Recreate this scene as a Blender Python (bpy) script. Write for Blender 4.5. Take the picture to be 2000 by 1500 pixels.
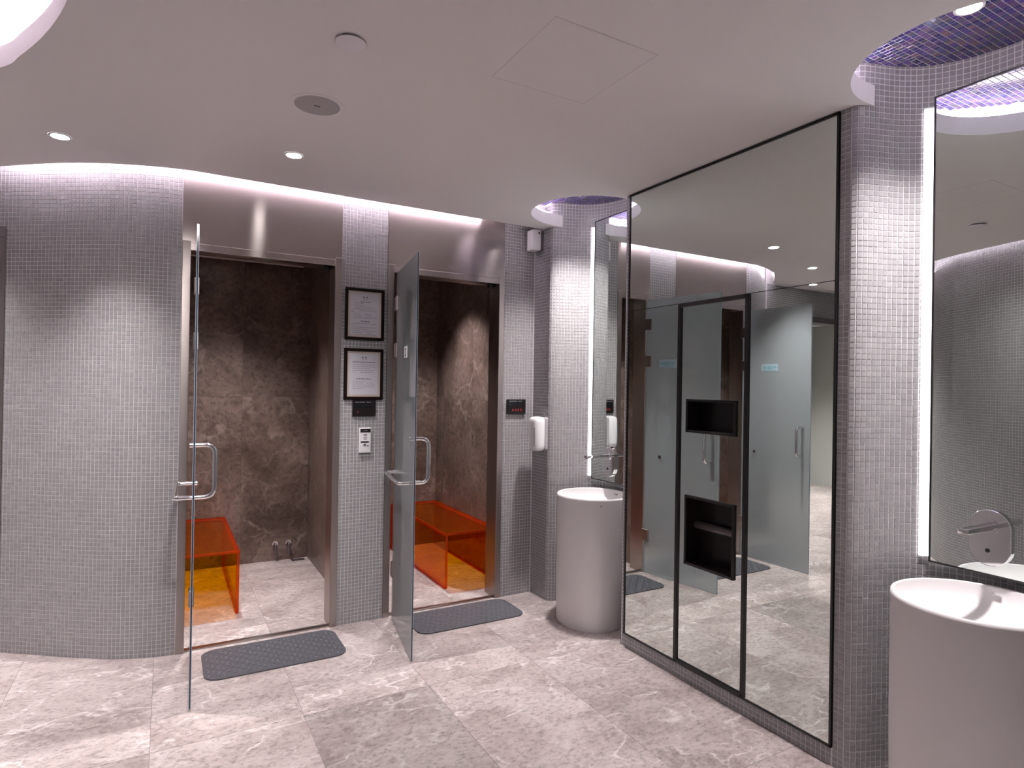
import bpy, bmesh, math, random
import numpy as np
from mathutils import Matrix, Vector
from mathutils.geometry import tessellate_polygon
random.seed(7); rng = np.random.default_rng(7)
for o in list(bpy.data.objects): bpy.data.objects.remove(o)
scn = bpy.context.scene
C = scn.collection
PI = math.pi

# ------------------------------------------------------------------ camera, world, exposure
EYE = 1.5
FPX = 1192.0
CAM_R = np.array([[0.86991, -0.01578, -0.49296], [-0.49291, 0.00436, -0.87006], [0.01588, 0.99987, -0.00399]])
def _ortho():
    v1 = np.array([325-1000., 6., -FPX]); v1 /= np.linalg.norm(v1)
    v2 = np.array([3105-1000., -39., -FPX]); v2 /= np.linalg.norm(v2)
    z = np.cross(v2, v1); z /= np.linalg.norm(z)
    return np.stack([np.cross(v1, z), v1, z], 0)
CAM_R = _ortho()
cam = bpy.data.objects.new('camera', bpy.data.cameras.new('camera')); C.objects.link(cam)
cam.data.sensor_fit = 'HORIZONTAL'; cam.data.sensor_width = 36.0; cam.data.lens = 36.0*FPX/2000.0
cam.data.clip_start = 0.02
M = Matrix([list(CAM_R[i]) + [(0, 0, EYE)[i]] for i in range(3)] + [[0, 0, 0, 1]])
cam.matrix_world = M
scn.camera = cam
w = bpy.data.worlds.new('world'); scn.world = w; w.use_nodes = True
w.node_tree.nodes['Background'].inputs[0].default_value = (1.0, 0.95, 0.97, 1)
w.node_tree.nodes['Background'].inputs[1].default_value = 0.02
vs = scn.view_settings
vs.view_transform = 'Standard'; vs.look = 'None'; vs.gamma = 1.0; vs.use_curve_mapping = False
vs.exposure = 1.22
scn.cycles.max_bounces = 6; scn.cycles.diffuse_bounces = 3; scn.cycles.glossy_bounces = 4
scn.cycles.transmission_bounces = 4; scn.cycles.transparent_max_bounces = 10
scn.cycles.adaptive_threshold = 0.06; scn.cycles.use_light_tree = False
scn.cycles.caustics_refractive = False
scn.cycles.sample_clamp_indirect = 6.0

LED = 21.0          # cove strip emission
LEDCOL = (1.0, 0.86, 0.99)
SPOT = 72.0        # ceiling downlights, watts
SPOTCOL = (1.0, 0.94, 0.945)

# ------------------------------------------------------------------ helpers
def setp(o, label=None, cat=None, group=None, kind=None):
    if label: o['label'] = label
    if cat: o['category'] = cat
    if group: o['group'] = group
    if kind: o['kind'] = kind
    return o
def empty(name, loc=(0, 0, 0)):
    o = bpy.data.objects.new(name, None); C.objects.link(o); o.location = loc
    o.empty_display_size = 0.05
    bpy.context.view_layer.update() if False else None
    return o
def add(name, mesh, mat=None, parent=None):
    o = bpy.data.objects.new(name, mesh); C.objects.link(o)
    if mat is not None:
        for m in (mat if isinstance(mat, (list, tuple)) else [mat]): mesh.materials.append(m)
    if parent is not None:
        o.parent = parent
        # parents carry only a translation: keep world-space vertices where they are
        if o.parent.type == 'EMPTY' or parent.location.length > 0:
            off = Vector((0, 0, 0)); p = parent
            while p is not None: off += p.location; p = p.parent
            o.location = -off
    return o
def obj(name, bm, mat=None, parent=None, smooth=False, ang=None):
    me = bpy.data.meshes.new(name)
    bmesh.ops.recalc_face_normals(bm, faces=bm.faces)
    bm.to_mesh(me); bm.free()
    if smooth:
        for p in me.polygons: p.use_smooth = True
        if ang is not None:
            me.set_sharp_from_angle(angle=math.radians(ang))
    return add(name, me, mat, parent)
def box(bm, x0, x1, y0, y1, z0, z1, bev=0.0, seg=1):
    vsn = [bm.verts.new((x, y, z)) for x in (x0, x1) for y in (y0, y1) for z in (z0, z1)]
    idx = [(0, 1, 3, 2), (4, 6, 7, 5), (0, 4, 5, 1), (2, 3, 7, 6), (0, 2, 6, 4), (1, 5, 7, 3)]
    fs = [bm.faces.new([vsn[i] for i in f]) for f in idx]
    if bev > 0:
        es = list({e for f in fs for e in f.edges})
        bmesh.ops.bevel(bm, geom=es, offset=bev, segments=seg, profile=0.6, affect='EDGES')
    return fs
def boxobj(name, dims, mat, parent=None, bev=0.0, seg=1, smooth=False):
    bm = bmesh.new(); box(bm, *dims, bev=bev, seg=seg)
    return obj(name, bm, mat, parent, smooth=smooth, ang=40 if smooth else None)
def lathe(bm, prof, c, n=64, cap0=False, cap1=False):
    rings = []
    for r, z in prof:
        if r < 1e-6:
            rings.append([bm.verts.new((c[0], c[1], z))])
        else:
            rings.append([bm.verts.new((c[0]+r*math.cos(2*PI*i/n), c[1]+r*math.sin(2*PI*i/n), z)) for i in range(n)])
    for a, b in zip(rings, rings[1:]):
        for i in range(n):
            j = (i+1) % n
            if len(a) == 1 and len(b) == 1: continue
            if len(a) == 1: bm.faces.new((a[0], b[i], b[j]))
            elif len(b) == 1: bm.faces.new((a[i], a[j], b[0]))
            else: bm.faces.new((a[i], a[j], b[j], b[i]))
    if cap0 and len(rings[0]) > 1: bm.faces.new(rings[0])
    if cap1 and len(rings[-1]) > 1: bm.faces.new(rings[-1])
def tube(bm, pts, r, n=14, caps=True):
    pts = [Vector(p) for p in pts]; rings = []
    t0 = (pts[1]-pts[0]).normalized()
    up = Vector((0, 0, 1)) if abs(t0.z) < 0.9 else Vector((1, 0, 0))
    u = t0.cross(up).normalized()
    for i, p in enumerate(pts):
        t = (pts[min(i+1, len(pts)-1)]-pts[max(i-1, 0)]).normalized()
        u = (u - t*u.dot(t)).normalized(); v = t.cross(u)
        rings.append([bm.verts.new(p+u*r*math.cos(2*PI*k/n)+v*r*math.sin(2*PI*k/n)) for k in range(n)])
    for a, b in zip(rings, rings[1:]):
        for k in range(n): bm.faces.new((a[k], a[(k+1) % n], b[(k+1) % n], b[k]))
    if caps: bm.faces.new(rings[0]); bm.faces.new(rings[-1])
def rounded(pts, r, n=7):
    pts = [Vector(p) for p in pts]; out = [pts[0]]
    for a, b, c in zip(pts, pts[1:], pts[2:]):
        d0 = (a-b).normalized(); d1 = (c-b).normalized()
        p0 = b+d0*r; p1 = b+d1*r
        for i in range(n+1):
            t = i/n; out.append(p0.lerp(b, t).lerp(b.lerp(p1, t), t))
    out.append(pts[-1]); return out
def catmull(P, n=8):
    P = [np.array(p, float) for p in P]; out = []
    for i in range(len(P)-1):
        p0 = P[max(i-1, 0)]; p1 = P[i]; p2 = P[i+1]; p3 = P[min(i+2, len(P)-1)]
        for k in range(n):
            t = k/n
            out.append(0.5*((2*p1)+(-p0+p2)*t+(2*p0-5*p1+4*p2-p3)*t*t+(-p0+3*p1-3*p2+p3)*t**3))
    out.append(P[-1]); return [tuple(p) for p in out]
def extrude_poly(bm, outline, z0, z1, holes=()):
    loops = [outline]+list(holes)
    tri = tessellate_polygon([[Vector((x, y, 0)) for x, y in lp] for lp in loops])
    flat = [p for lp in loops for p in lp]
    lo = [bm.verts.new((x, y, z0)) for x, y in flat]; hi = [bm.verts.new((x, y, z1)) for x, y in flat]
    for t in tri:
        try: bm.faces.new([lo[i] for i in t]); bm.faces.new([hi[i] for i in t])
        except ValueError: pass
    s = 0
    for lp in loops:
        n = len(lp)
        for i in range(n):
            j = (i+1) % n
            bm.faces.new((lo[s+i], lo[s+j], hi[s+j], hi[s+i]))
        s += n
def rrect(x0, x1, y0, y1, r, n=6):
    out = []
    for cx, cy, a in ((x1-r, y1-r, 0), (x0+r, y1-r, 90), (x0+r, y0+r, 180), (x1-r, y0+r, 270)):
        for i in range(n+1):
            t = math.radians(a+90*i/n); out.append((cx+r*math.cos(t), cy+r*math.sin(t)))
    return out

# ------------------------------------------------------------------ materials
def newmat(name):
    m = bpy.data.materials.new(name); m.use_nodes = True
    nt = m.node_tree; b = nt.nodes['Principled BSDF']
    return m, nt, b
def mat(name, col, rough=0.5, metal=0.0, spec=0.5, coat=0.0, noise=0.0, nscale=40.0):
    m, nt, b = newmat(name)
    b.inputs['Base Color'].default_value = (*col, 1); b.inputs['Roughness'].default_value = rough
    b.inputs['Metallic'].default_value = metal; b.inputs['Specular IOR Level'].default_value = spec
    b.inputs['Coat Weight'].default_value = coat
    n = nt.nodes.new('ShaderNodeTexNoise'); n.inputs['Scale'].default_value = nscale; n.inputs['Detail'].default_value = 3
    tc = nt.nodes.new('ShaderNodeTexCoord'); nt.links.new(tc.outputs['Object'], n.inputs['Vector'])
    r = nt.nodes.new('ShaderNodeMapRange'); r.inputs['To Min'].default_value = max(0.0, rough-noise-(0.0 if metal > .5 else 0.03)); r.inputs['To Max'].default_value = min(1.0, rough+noise+(0.0 if metal > .5 else 0.03))
    nt.links.new(n.outputs['Fac'], r.inputs['Value']); nt.links.new(r.outputs['Result'], b.inputs['Roughness'])
    return m
def emis(name, col, strength, base=(0.9, 0.9, 0.9)):
    m, nt, b = newmat(name)
    b.inputs['Base Color'].default_value = (*base, 1)
    b.inputs['Emission Color'].default_value = (*col, 1); b.inputs['Emission Strength'].default_value = strength
    return m
def ramp(nt, stops):
    r = nt.nodes.new('ShaderNodeValToRGB'); e = r.color_ramp.elements
    while len(e) < len(stops): e.new(0.5)
    for el, (p, c) in zip(e, stops):
        el.position = p; el.color = (*c, 1) if len(c) == 3 else c
    return r
def rand_node(nt):
    g = nt.nodes.new('ShaderNodeNewGeometry'); oi = nt.nodes.new('ShaderNodeObjectInfo')
    a = nt.nodes.new('ShaderNodeMath'); a.operation = 'ADD'
    nt.links.new(g.outputs['Random Per Island'], a.inputs[0]); nt.links.new(oi.outputs['Random'], a.inputs[1])
    f = nt.nodes.new('ShaderNodeMath'); f.operation = 'FRACT'; nt.links.new(a.outputs[0], f.inputs[0])
    return f
def tilemat(name, stops, rough=0.28, interp='LINEAR', metal=0.0, coat=0.0):
    m, nt, b = newmat(name)
    f = rand_node(nt); r = ramp(nt, stops); r.color_ramp.interpolation = interp
    nt.links.new(f.outputs[0], r.inputs['Fac']); nt.links.new(r.outputs['Color'], b.inputs['Base Color'])
    b.inputs['Roughness'].default_value = rough; b.inputs['Metallic'].default_value = metal; b.inputs['Coat Weight'].default_value = coat
    return m
def marble(name, dark, mid, light, vein, rough=0.3, vs_=1.0, spots=0.0, stretch=(1, 1, 1), veins=1.0, lo=.30, hi=.68):
    m, nt, b = newmat(name); L = nt.links.new; N = nt.nodes.new
    tc = N('ShaderNodeTexCoord'); oi = N('ShaderNodeObjectInfo')
    sc = N('ShaderNodeVectorMath'); sc.operation = 'SCALE'; sc.inputs[3].default_value = 37.0
    cx = N('ShaderNodeCombineXYZ')
    for k in range(3): L(oi.outputs['Random'], cx.inputs[k])
    L(cx.outputs[0], sc.inputs[0])
    ad = N('ShaderNodeVectorMath'); ad.operation = 'ADD'; L(tc.outputs['Object'], ad.inputs[0]); L(sc.outputs[0], ad.inputs[1])
    mp = N('ShaderNodeMapping'); mp.inputs['Scale'].default_value = stretch; mp.inputs['Rotation'].default_value = (0.2, 0.3, 0.5)
    L(ad.outputs[0], mp.inputs['Vector'])
    n1 = N('ShaderNodeTexNoise'); n1.inputs['Scale'].default_value = 1.7*vs_; n1.inputs['Detail'].default_value = 6; n1.inputs['Roughness'].default_value = 0.68; n1.inputs['Distortion'].default_value = 0.9
    L(mp.outputs[0], n1.inputs['Vector'])
    r1 = ramp(nt, [(lo, dark), (0.5, mid), (hi, light)]); L(n1.outputs['Fac'], r1.inputs['Fac'])
    # veins: edges of a warped cell pattern
    n2 = N('ShaderNodeTexNoise'); n2.inputs['Scale'].default_value = 2.6*vs_; n2.inputs['Detail'].default_value = 3; L(mp.outputs[0], n2.inputs['Vector'])
    s2 = N('ShaderNodeVectorMath'); s2.operation = 'SCALE'; s2.inputs[3].default_value = 0.75; L(n2.outputs['Color'], s2.inputs[0])
    a2 = N('ShaderNodeVectorMath'); a2.operation = 'ADD'; L(mp.outputs[0], a2.inputs[0]); L(s2.outputs[0], a2.inputs[1])
    out = r1
    for scale, width, amt in ((1.3*vs_, 0.035, min(1.0, 0.5*veins)), (3.6*vs_, 0.045, 0.22*veins)):
        vo = N('ShaderNodeTexVoronoi'); vo.feature = 'DISTANCE_TO_EDGE'; vo.inputs['Scale'].default_value = scale; L(a2.outputs[0], vo.inputs['Vector'])
        mr = N('ShaderNodeMapRange'); mr.inputs['From Max'].default_value = width; mr.inputs['To Min'].default_value = amt; mr.inputs['To Max'].default_value = 0.0
        L(vo.outputs['Distance'], mr.inputs['Value'])
        nb = N('ShaderNodeTexNoise'); nb.inputs['Scale'].default_value = 3.1*scale; nb.inputs['Detail'].default_value = 2; L(mp.outputs[0], nb.inputs['Vector'])
        gate = N('ShaderNodeMapRange'); gate.inputs['From Min'].default_value = 0.38; gate.inputs['From Max'].default_value = 0.62; L(nb.outputs['Fac'], gate.inputs['Value'])
        mu = N('ShaderNodeMath'); mu.operation = 'MULTIPLY'; L(mr.outputs[0], mu.inputs[0]); L(gate.outputs[0], mu.inputs[1])
        mx = N('ShaderNodeMix'); mx.data_type = 'RGBA'; L(mu.outputs[0], mx.inputs['Factor']); L(out.outputs[0 if out.bl_idname == 'ShaderNodeValToRGB' else 2], mx.inputs[6]); mx.inputs[7].default_value = (*vein, 1)
        out = mx
    # fine flecks
    n3 = N('ShaderNodeTexNoise'); n3.inputs['Scale'].default_value = 26*vs_; n3.inputs['Detail'].default_value = 3; n3.inputs['Roughness'].default_value = 0.75; L(mp.outputs[0], n3.inputs['Vector'])
    r3 = N('ShaderNodeMapRange'); r3.inputs['From Min'].default_value = 0.33; r3.inputs['From Max'].default_value = 0.52; r3.inputs['To Min'].default_value = 0.72-spots; r3.inputs['To Max'].default_value = 1.0; L(n3.outputs['Fac'], r3.inputs['Value'])
    sc3 = N('ShaderNodeVectorMath'); sc3.operation = 'SCALE'; L(out.outputs[2], sc3.inputs[0]); L(r3.outputs[0], sc3.inputs[3])
    # whole-slab tone
    sc4 = N('ShaderNodeVectorMath'); sc4.operation = 'MULTIPLY'; L(sc3.outputs[0], sc4.inputs[0]); L(oi.outputs['Color'], sc4.inputs[1])
    L(sc4.outputs[0], b.inputs['Base Color'])
    rr = N('ShaderNodeMapRange'); rr.inputs['To Min'].default_value = rough-0.06; rr.inputs['To Max'].default_value = rough+0.12; L(n1.outputs['Fac'], rr.inputs['Value']); L(rr.outputs[0], b.inputs['Roughness'])
    return m
def brushed(name, col, rough=0.33, aniso=0.75):
    m, nt, b = newmat(name); L = nt.links.new; N = nt.nodes.new
    b.inputs['Metallic'].default_value = 1.0; b.inputs['Roughness'].default_value = rough; b.inputs['Anisotropic'].default_value = aniso; b.inputs['Anisotropic Rotation'].default_value = 0.25
    t = N('ShaderNodeTangent'); t.direction_type = 'RADIAL'; t.axis = 'Z'; L(t.outputs[0], b.inputs['Tangent'])
    tc = N('ShaderNodeTexCoord'); mp = N('ShaderNodeMapping'); mp.inputs['Scale'].default_value = (1.5, 1.5, 160); L(tc.outputs['Object'], mp.inputs['Vector'])
    n = N('ShaderNodeTexNoise'); n.inputs['Scale'].default_value = 3; n.inputs['Detail'].default_value = 4; L(mp.outputs[0], n.inputs['Vector'])
    r = ramp(nt, [(0.3, tuple(c*0.93 for c in col)), (0.7, col)]); L(n.outputs['Fac'], r.inputs['Fac']); L(r.outputs[0], b.inputs['Base Color'])
    return m
def acrylic(name, col, edge=False):
    m = bpy.data.materials.new(name); m.use_nodes = True; nt = m.node_tree; L = nt.links.new; N = nt.nodes.new
    for n in list(nt.nodes): nt.nodes.remove(n)
    out = N('ShaderNodeOutputMaterial'); tr = N('ShaderNodeBsdfTransparent'); tr.inputs[0].default_value = (*col, 1)
    df = N('ShaderNodeBsdfDiffuse' if edge else 'ShaderNodeBsdfTranslucent'); df.inputs[0].default_value = (0.55, 0.06, 0.003, 1) if edge else (0.95, 0.34, 0.01, 1)
    m0 = N('ShaderNodeMixShader'); m0.inputs[0].default_value = 0.45 if edge else 0.10; L(tr.outputs[0], m0.inputs[1]); L(df.outputs[0], m0.inputs[2])
    gl = N('ShaderNodeBsdfGlossy'); gl.inputs['Roughness'].default_value = 0.03; gl.inputs['Color'].default_value = (1, 1, 1, 1)
    fr = N('ShaderNodeFresnel'); fr.inputs[0].default_value = 1.45
    mx = N('ShaderNodeMixShader'); fm = N('ShaderNodeMath'); fm.operation = 'MULTIPLY'; fm.inputs[1].default_value = 0.3; L(fr.outputs[0], fm.inputs[0]); L(fm.outputs[0], mx.inputs[0]); L(m0.outputs[0], mx.inputs[1]); L(gl.outputs[0], mx.inputs[2])
    L(mx.outputs[0], out.inputs[0]); return m
def frosted(name, coat):
    m, nt, b = newmat(name)
    b.inputs['Base Color'].default_value = (0.66, 0.71, 0.745, 1); b.inputs['Transmission Weight'].default_value = 0.65
    b.inputs['Roughness'].default_value = 0.34; b.inputs['IOR'].default_value = 1.25
    if coat > 0: b.inputs['Base Color'].default_value = (0.44, 0.49, 0.51, 1)
    if coat > 0:   # polished face: clear mirror-like reflection over the frosted body
        L = nt.links.new; gl = nt.nodes.new('ShaderNodeBsdfGlossy'); gl.inputs['Roughness'].default_value = 0.0
        fr = nt.nodes.new('ShaderNodeFresnel'); fr.inputs[0].default_value = 2.0
        mx = nt.nodes.new('ShaderNodeMixShader'); L(fr.outputs[0], mx.inputs[0]); L(b.outputs[0], mx.inputs[1]); L(gl.outputs[0], mx.inputs[2])
        L(mx.outputs[0], nt.nodes['Material Output'].inputs[0])
    n = nt.nodes.new('ShaderNodeTexNoise'); n.inputs['Scale'].default_value = 900
    tc = nt.nodes.new('ShaderNodeTexCoord'); nt.links.new(tc.outputs['Object'], n.inputs['Vector'])
    r = nt.nodes.new('ShaderNodeMapRange'); r.inputs['To Min'].default_value = 0.30; r.inputs['To Max'].default_value = 0.38
    nt.links.new(n.outputs['Fac'], r.inputs['Value']); nt.links.new(r.outputs[0], b.inputs['Roughness'])
    return m
def mosaic_flat(name):
    # distant / unseen mosaic surfaces: tile grid as a brick texture
    m, nt, b = newmat(name); L = nt.links.new; N = nt.nodes.new
    tc = N('ShaderNodeTexCoord'); sx = N('ShaderNodeSeparateXYZ'); L(tc.outputs['Object'], sx.inputs[0])
    a = N('ShaderNodeMath'); a.operation = 'ADD'; L(sx.outputs[0], a.inputs[0]); L(sx.outputs[1], a.inputs[1])
    cb = N('ShaderNodeCombineXYZ'); L(a.outputs[0], cb.inputs[0]); L(sx.outputs[2], cb.inputs[1])
    br = N('ShaderNodeTexBrick'); br.offset = 0; br.inputs['Scale'].default_value = 1; br.inputs['Brick Width'].default_value = 0.0223; br.inputs['Row Height'].default_value = 0.0223; br.inputs['Mortar Size'].default_value = 0.0012
    br.inputs['Color1'].default_value = (0.285, 0.272, 0.28, 1); br.inputs['Color2'].default_value = (0.33, 0.32, 0.325, 1); br.inputs['Mortar'].default_value = (0.6, 0.58, 0.6, 1)
    L(cb.outputs[0], br.inputs['Vector']); L(br.outputs['Color'], b.inputs['Base Color']); b.inputs['Roughness'].default_value = 0.35
    return m

TG = (0.30, 0.288, 0.295)
M_TILE = tilemat('grey_mosaic', [(0.0, (0.285, 0.272, 0.28)), (0.5, TG), (1.0, (0.335, 0.322, 0.328))], rough=0.30)
M_GROUT = mat('pale_grout', (0.70, 0.675, 0.69), 0.8)
M_PURPLE = tilemat('purple_mosaic', [(0.0, (0.045, 0.03, 0.16)), (0.22, (0.085, 0.05, 0.25)), (0.42, (0.06, 0.06, 0.20)), (0.58, (0.13, 0.07, 0.23)), (0.74, (0.10, 0.09, 0.15)), (0.88, (0.13, 0.08, 0.17)), (0.965, (0.20, 0.11, 0.16))], rough=0.22, interp='CONSTANT', coat=0.5)
M_CEIL = mat('ceiling_paint', (0.82, 0.785, 0.785), 0.85)
M_WHITE = mat('white_plastic', (0.80, 0.78, 0.79), 0.35)
M_FLOOR = marble('grey_marble_floor', (0.31, 0.25, 0.237), (0.46, 0.39, 0.372), (0.60, 0.53, 0.51), (0.76, 0.70, 0.68), rough=0.32, stretch=(0.85, 1.3, 1), vs_=1.5, veins=1.7, lo=.30, hi=.70, spots=.14)
M_MWALL = marble('brown_marble_wall', (0.088, 0.058, 0.047), (0.155, 0.108, 0.091), (0.21, 0.15, 0.129), (0.31, 0.245, 0.215), rough=0.30, spots=0.18, vs_=1.05, lo=.36, hi=.64, veins=1.5)
M_JOINT = mat('stone_joint', (0.24, 0.205, 0.20), 0.8)
M_STEEL = brushed('brushed_steel', (0.47, 0.42, 0.405), rough=0.20, aniso=1.0)
M_STEELP = brushed('satin_steel', (0.40, 0.355, 0.335), rough=0.34, aniso=0.5)
M_DARKST = mat('dark_steel', (0.16, 0.14, 0.14), 0.4, metal=0.5)
M_CHROME = mat('chrome', (0.86, 0.86, 0.87), 0.06, metal=1.0)
M_MIRROR = mat('mirror_silver', (0.775, 0.83, 0.80), 0.0, metal=1.0)
M_MIRROR.node_tree.nodes['Map Range'].inputs['To Max'].default_value = 0.0
M_BLACK = mat('black_frame', (0.012, 0.011, 0.012), 0.35, noise=-.03)
M_BLKBOX = mat('black_box', (0.016, 0.011, 0.011), 0.28, spec=.3, noise=-.03)
M_BASIN = mat('white_solid_surface', (0.80, 0.77, 0.77), 0.45)
M_ACR = acrylic('orange_acrylic', (1.0, 0.64, 0.012)); M_ACRE = acrylic('orange_acrylic_edge', (1.0, 0.25, 0.01), True)
M_FRC = frosted('frosted_glass_polished_side', 1.0); M_FR = frosted('frosted_glass_etched_side', 0.0)
M_GEDGE = mat('glass_edge', (0.03, 0.055, 0.085), 0.08)
M_GEDGE2 = mat('glass_edge_arris', (0.45, 0.50, 0.56), 0.15)
M_MAT = mat('grey_rubber', (0.085, 0.085, 0.098), 0.42)
M_MATH = mat('mat_hole', (0.02, 0.02, 0.022), 0.8)
M_FRAME = mat('dark_wood_frame', (0.010, 0.004, 0.0035), 0.45, spec=.12)
M_MOUNT = mat('cream_mount', (0.62, 0.52, 0.46), 0.6)
M_PAPER = mat('paper', (0.60, 0.585, 0.63), 0.5)
M_INK = mat('ink', (0.10, 0.095, 0.11), 0.7)
M_INKL = mat('faint_ink', (0.33, 0.32, 0.36), 0.7)
M_LED = emis('led_strip', LEDCOL, LED)
M_LEDL = emis('led_strip_left', LEDCOL, LED*4.0)
M_LEDN = emis('led_batten', LEDCOL, LED*0.55)
M_GLOW = emis('mirror_light', (1.0, 0.96, 1.0), 1.7)
M_LAMP = emis('lamp_disc', (1.0, 0.96, 0.94), 14.0)
M_REDLED = emis('red_led', (1.0, 0.10, 0.10), 0.10, (.05, .005, .008))
M_SIGN = mat('pale_blue_sticker', (0.36, 0.45, 0.52), 0.4)
M_SIGNT = mat('teal_print', (0.20, 0.36, 0.40), 0.4)
for m_ in (M_LAMP, M_REDLED): m_.cycles.emission_sampling = 'NONE'   # the beam lights do the lighting
M_FLAT = mosaic_flat('mosaic_far')
M_GREYW = mat('grey_panel', (0.42, 0.42, 0.40), 0.4)
M_GRILLE = mat('speaker_mesh', (0.43, 0.40, 0.41), 0.7)

# ------------------------------------------------------------------ mosaics: every tile is a small bevelled prism
PITCH = 0.0223; TS = 0.0194; PROUD = 0.0016
cam_Rt = CAM_R.T
def project(P):
    c = (P-np.array([0, 0, EYE])) @ CAM_R
    z = -c[:, 2]; z = np.where(z < 1e-3, 1e-3, z)
    return 1000+FPX*c[:, 0]/z, 750-FPX*c[:, 1]/z, -c[:, 2]
TILE_MESHES = {}
def tile_mesh(m):
    if m.name not in TILE_MESHES:
        h = TS/2; g = h-0.0009
        me = bpy.data.meshes.new('mosaic_tile')
        me.from_pydata([(-h, -h, 0), (h, -h, 0), (h, h, 0), (-h, h, 0), (-g, -g, PROUD), (g, -g, PROUD), (g, g, PROUD), (-g, g, PROUD)], [],
                       [(4, 5, 6, 7), (0, 1, 5, 4), (1, 2, 6, 5), (2, 3, 7, 6), (3, 0, 4, 7)])
        me.materials.append(m); TILE_MESHES[m.name] = me
    return TILE_MESHES[m.name]
def mosaic(parent, Pc, U, V, Nn, m, minpx=9.5, limit=300, visible=None):
    """Pc centres, U/V in-plane axes, Nn outward normals (n,3). The largest in view become single tiles."""
    Pc, U, V, Nn = [np.asarray(a, float) for a in (Pc, U, V, Nn)]
    if len(Pc) == 0: return
    ax, ay, d1 = project(Pc-U*TS/2); bx, by, _ = project(Pc+U*TS/2); dx, dy, _ = project(Pc-V*TS/2); ex, ey, _ = project(Pc+V*TS/2)
    cx, cy, d = project(Pc)
    su = np.hypot(ax-bx, ay-by); sv = np.hypot(dx-ex, dy-ey); size = np.sqrt(su*sv)
    face = ((np.array([0, 0, EYE])-Pc)*Nn).sum(1) > 0
    ok = (d > 0.2) & (cx > 0) & (cx < 2000) & (cy > 0) & (cy < 1500) & face & (sv >= minpx)
    if visible is not None: ok &= visible(cx, cy, Pc)
    idx = np.where(ok)[0]; idx = idx[np.argsort(-size[idx])][:limit]
    me = tile_mesh(m); off = Vector((0, 0, 0)); p = parent
    for i in idx:
        o = bpy.data.objects.new('mosaic_tile', me); C.objects.link(o); o.parent = parent
        o.matrix_local = Matrix([[U[i, k], V[i, k], Nn[i, k], Pc[i, k]] for k in range(3)]+[[0, 0, 0, 1]])
    keep = np.ones(len(Pc), bool); keep[idx] = False
    Pc, U, V, Nn = Pc[keep], U[keep], V[keep], Nn[keep]
    h = TS/2; g = h-0.0009
    loc = np.array([(-h, -h, 0), (h, -h, 0), (h, h, 0), (-h, h, 0), (-g, -g, PROUD), (g, -g, PROUD), (g, g, PROUD), (-g, g, PROUD)])
    jit = rng.normal(0, 0.00025, (len(Pc), 1, 1))
    V8 = Pc[:, None, :]+loc[None, :, 0:1]*U[:, None, :]+loc[None, :, 1:2]*V[:, None, :]+(loc[None, :, 2:3]+jit*(loc[None, :, 2:3] > 0))*Nn[:, None, :]
    fq = np.array([(4, 5, 6, 7), (0, 1, 5, 4), (1, 2, 6, 5), (2, 3, 7, 6), (3, 0, 4, 7)])
    F = (np.arange(len(Pc))*8)[:, None, None]+fq[None]
    me2 = bpy.data.meshes.new('mosaic_tiles'); nv = len(Pc)*8; nf = len(Pc)*5
    me2.vertices.add(nv); me2.vertices.foreach_set('co', V8.reshape(-1))
    me2.loops.add(nf*4); me2.loops.foreach_set('vertex_index', F.reshape(-1).astype(np.int32))
    me2.polygons.add(nf); me2.polygons.foreach_set('loop_start', np.arange(0, nf*4, 4, dtype=np.int32)); me2.polygons.foreach_set('loop_total', np.full(nf, 4, np.int32))
    me2.update(); me2.validate(); me2.shade_flat()
    o = add('mosaic_tiles', me2, m, parent); o['kind'] = 'stuff'
    return o
def along(profile, step=PITCH, phase=0.5):
    P = np.array(profile, float); seg = np.hypot(*np.diff(P, axis=0).T); s = np.r_[0, np.cumsum(seg)]
    t = np.arange(step*phase, s[-1]-step*0.3, step)
    x = np.interp(t, s, P[:, 0]); y = np.interp(t, s, P[:, 1])
    e = 0.004
    tx = np.interp(np.minimum(t+e, s[-1]), s, P[:, 0])-np.interp(np.maximum(t-e, 0), s, P[:, 0]); ty = np.interp(np.minimum(t+e, s[-1]), s, P[:, 1])-np.interp(np.maximum(t-e, 0), s, P[:, 1])
    l = np.hypot(tx, ty)
    return x, y, tx/l, ty/l
def wall_tiles(profile, z0, z1, flip=False, skip=None, zphase=0.5):
    x, y, tx, ty = along(profile); z = np.arange(z0+PITCH*zphase, z1-PITCH*0.4, PITCH)
    X, Z = np.meshgrid(np.arange(len(x)), z, indexing='ij'); i = X.ravel(); z = Z.ravel()
    s = -1.0 if flip else 1.0
    N = np.c_[ty[i]*s, -tx[i]*s, np.zeros(len(i))]
    U = np.c_[tx[i], ty[i], np.zeros(len(i))]*s; V = np.c_[np.zeros(len(i)), np.zeros(len(i)), np.ones(len(i))]
    # U x V must equal N
    P = np.c_[x[i], y[i], z]+N*0.0002
    k = np.ones(len(i), bool)
    if skip is not None: k = ~skip(P)
    return P[k], U[k], V[k], N[k]
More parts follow.
